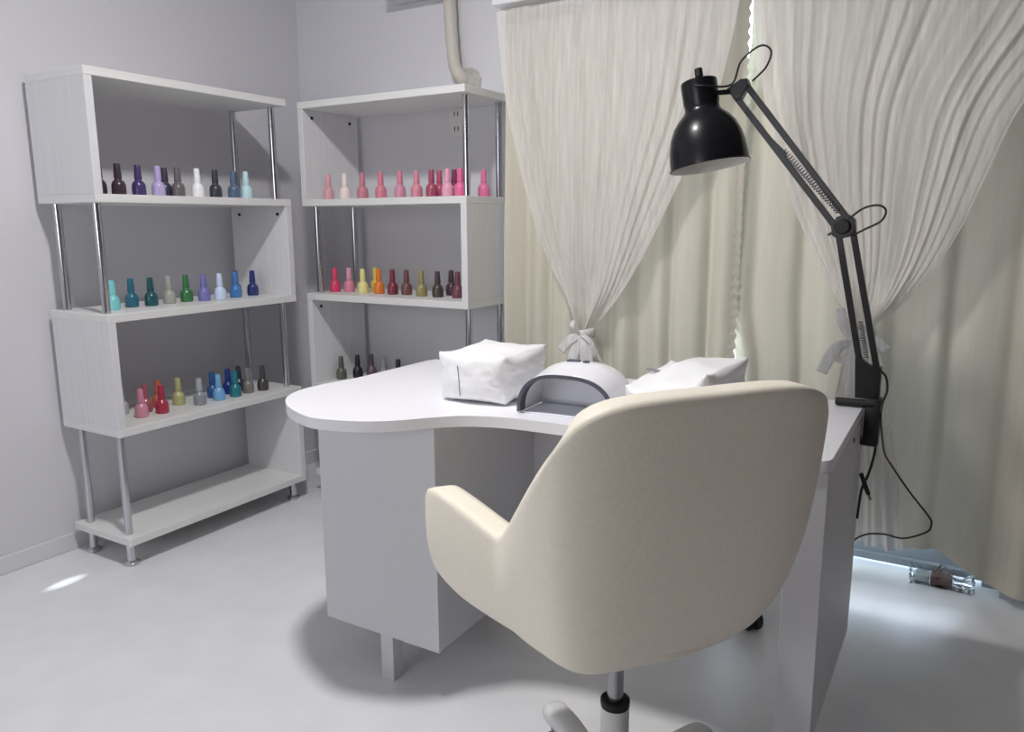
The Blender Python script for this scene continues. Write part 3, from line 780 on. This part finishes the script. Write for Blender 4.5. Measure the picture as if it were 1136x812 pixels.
tie_parts(rootR, .032, [([(-.01, -.050, -.02), (-.050, -.058, -.035), (-.075, -.056, -.07), (-.095, -.055, -.115)], .034), ([(-.01, -.05, 0), (-.005, -.06, -.05), (.0, -.058, -.12), (.004, -.055, -.19)], .040), ([(.02, -.05, 0), (.05, -.058, -.012), (.075, -.055, -.035)], .024)],
    [([(-.01, -.05, -.01), (-.040, -.07, .04), (-.052, -.065, .075), (-.045, -.058, .03), (-.01, -.05, -.02)], .024), ([(-.01, -.05, -.02), (-.05, -.07, -.03), (-.055, -.062, -.065), (-.02, -.055, -.07), (0, -.05, -.03)], .022)])

rail = empty('curtain_rail', (2.0, -.12, 1.858)); tag(rail, 'white curtain rail above the sheer curtains at the top of the photo', 'curtain rail')
bm = bmesh.new(); box(bm, -.865, 1.30, -.085, .10, .0, .024, bev=.004); obj('track', bm, M['gloss'], rail)
for xx in (-.8, .2, 1.2): obj('bracket', bx(xx - .012, xx + .012, .06, .12, .020, .05, bev=.002), M['gloss'], rail)

# ------------------------------------------------------------------ pipe, outlet, plastic bag
pp = empty('drain_pipe', (.86, -.05, 1.6)); tag(pp, 'cream taped air-conditioner pipe running down the back wall above the right shelf', 'pipe')
bm = bmesh.new()
def PL(*p): return [Vector(q) - Vector((.86, -.05, 1.6)) for q in p]
tube(bm, PL((.845, -.045, 2.10), (.848, -.045, 1.98), (.853, -.045, 1.86), (.862, -.047, 1.76), (.872, -.050, 1.71), (.892, -.045, 1.672), (.902, -.02, 1.655), (.904, -.002, 1.65)), .024, 18, 8, rf=lambda t: 1 + .03 * sin(t * 60))
obj('pipe', bm, M['pipe'], pp, smooth=True)
bm = lathe(bmesh.new(), [(0, .030), (.030, .028), (.042, .018), (.050, .006), (.054, 0)], 28, Matrix.Translation((.045, .05, .055)) @ Matrix.Rotation(pi / 2, 4, 'X'), cap=False)
for v in bm.verts: v.co += Vector((.004 * sin(v.co.z * 300), -abs(.003 * sin(v.co.x * 240)), .004 * sin(v.co.x * 260)))
obj('putty_seal', bm, M['putty'], pp, smooth=True)
bm = bmesh.new(); box(bm, .555, .845, -.085, -.002, 1.982, 2.045, bev=.010, seg=3)
tag(obj('pipe_cover', bm, M['wall'], smooth=40), 'grey pipe cover cut off by the top edge of the photo', 'pipe cover')

ou = empty('wall_outlet', (.845, 0, 1.515)); tag(ou, 'white wall outlet with dark sockets behind the top tier of the right shelf', 'outlet')
obj('cover_plate', bx(-.035, .035, -.009, -.0005, -.06, .06, bev=.003), M['plate'], ou)
for zz in (.028, -.028):
    bm = bmesh.new()
    for xx in (-.008, .008): box(bm, xx - .002, xx + .002, -.0098, -.0085, zz - .009, zz + .009)
    obj('socket', bm, M['hole'], ou)

bag = empty('plastic_bag', (2.645, .012, .0)); tag(bag, 'crumpled clear plastic bag with a brown packet on the window sill', 'plastic bag')
rnd = random.Random(4); bm = bmesh.new(); bmesh.ops.create_cube(bm, size=2); bmesh.ops.subdivide_edges(bm, edges=bm.edges[:], cuts=5, use_grid_fill=True)
for v in bm.verts:
    j = Vector((rnd.uniform(-1, 1), rnd.uniform(-1, 1), rnd.uniform(-1, 1))) * .006
    tz = .045 * (1 + .35 * sin(6 * v.co.x + 1)) * (1 - .25 * abs(v.co.x))
    v.co = Vector((v.co.x * .085, v.co.y * .034, (v.co.z + 1) * tz * .5)) + j
    v.co.z = max(.0, v.co.z)
obj('bag_film', bm, M['film'], bag)
obj('brown_packet', bx(-.030, .030, -.026, .020, .006, .034, bev=.003), M['brown'], bag)
obj('paper_slip', bx(-.074, -.032, -.024, .018, .006, .028, bev=.003), M['paper'], bag)

# ------------------------------------------------------------------ light
wd = bpy.data.worlds.new('daylight'); bpy.context.scene.world = wd; wd.use_nodes = True
bg = wd.node_tree.nodes['Background']; bg.inputs[0].default_value = (.72, .86, 1.0, 1); bg.inputs[1].default_value = 9.5

sl = bpy.data.lights.new('streak_spot', 'SPOT'); so_ = bpy.data.objects.new('streak_spot', sl); C.objects.link(so_)  # added spot lamp making the bright floor streak, real source unknown
sl.energy = 700; sl.color = (.86, .94, 1.0); sl.spot_size = radians(1.3); sl.spot_blend = 1.0; sl.shadow_soft_size = .004
so_.location = (.30, -3.9, 1.05)
so_.rotation_euler = (Vector((.240, -1.368, 0)) - Vector(so_.location)).to_track_quat('-Z', 'Y').to_euler()

# ------------------------------------------------------------------ camera
cd = bpy.data.cameras.new('camera'); cam = bpy.data.objects.new('camera', cd); C.objects.link(cam)
cd.sensor_fit = 'HORIZONTAL'; cd.sensor_width = 36; cd.lens = 859.386 / 1136 * 36; cd.clip_start = .02
yaw, pitch, roll = -.5366, .1839, -.0048
fw = Vector((sin(yaw) * cos(pitch), cos(yaw) * cos(pitch), -sin(pitch)))
rt = Vector((cos(yaw), -sin(yaw), 0)); up = rt.cross(fw)
r2 = rt * cos(roll) + up * sin(roll); u2 = -rt * sin(roll) + up * cos(roll)
cam.matrix_world = Matrix(((r2.x, u2.x, -fw.x, 2.6485), (r2.y, u2.y, -fw.y, -2.6213), (r2.z, u2.z, -fw.z, 1.1259), (0, 0, 0, 1)))
sc = bpy.context.scene; sc.camera = cam
sc.view_settings.view_transform = 'Standard'; sc.view_settings.look = 'None'
sc.view_settings.gamma = 1; sc.view_settings.use_curve_mapping = False
sc.view_settings.exposure = 0.0
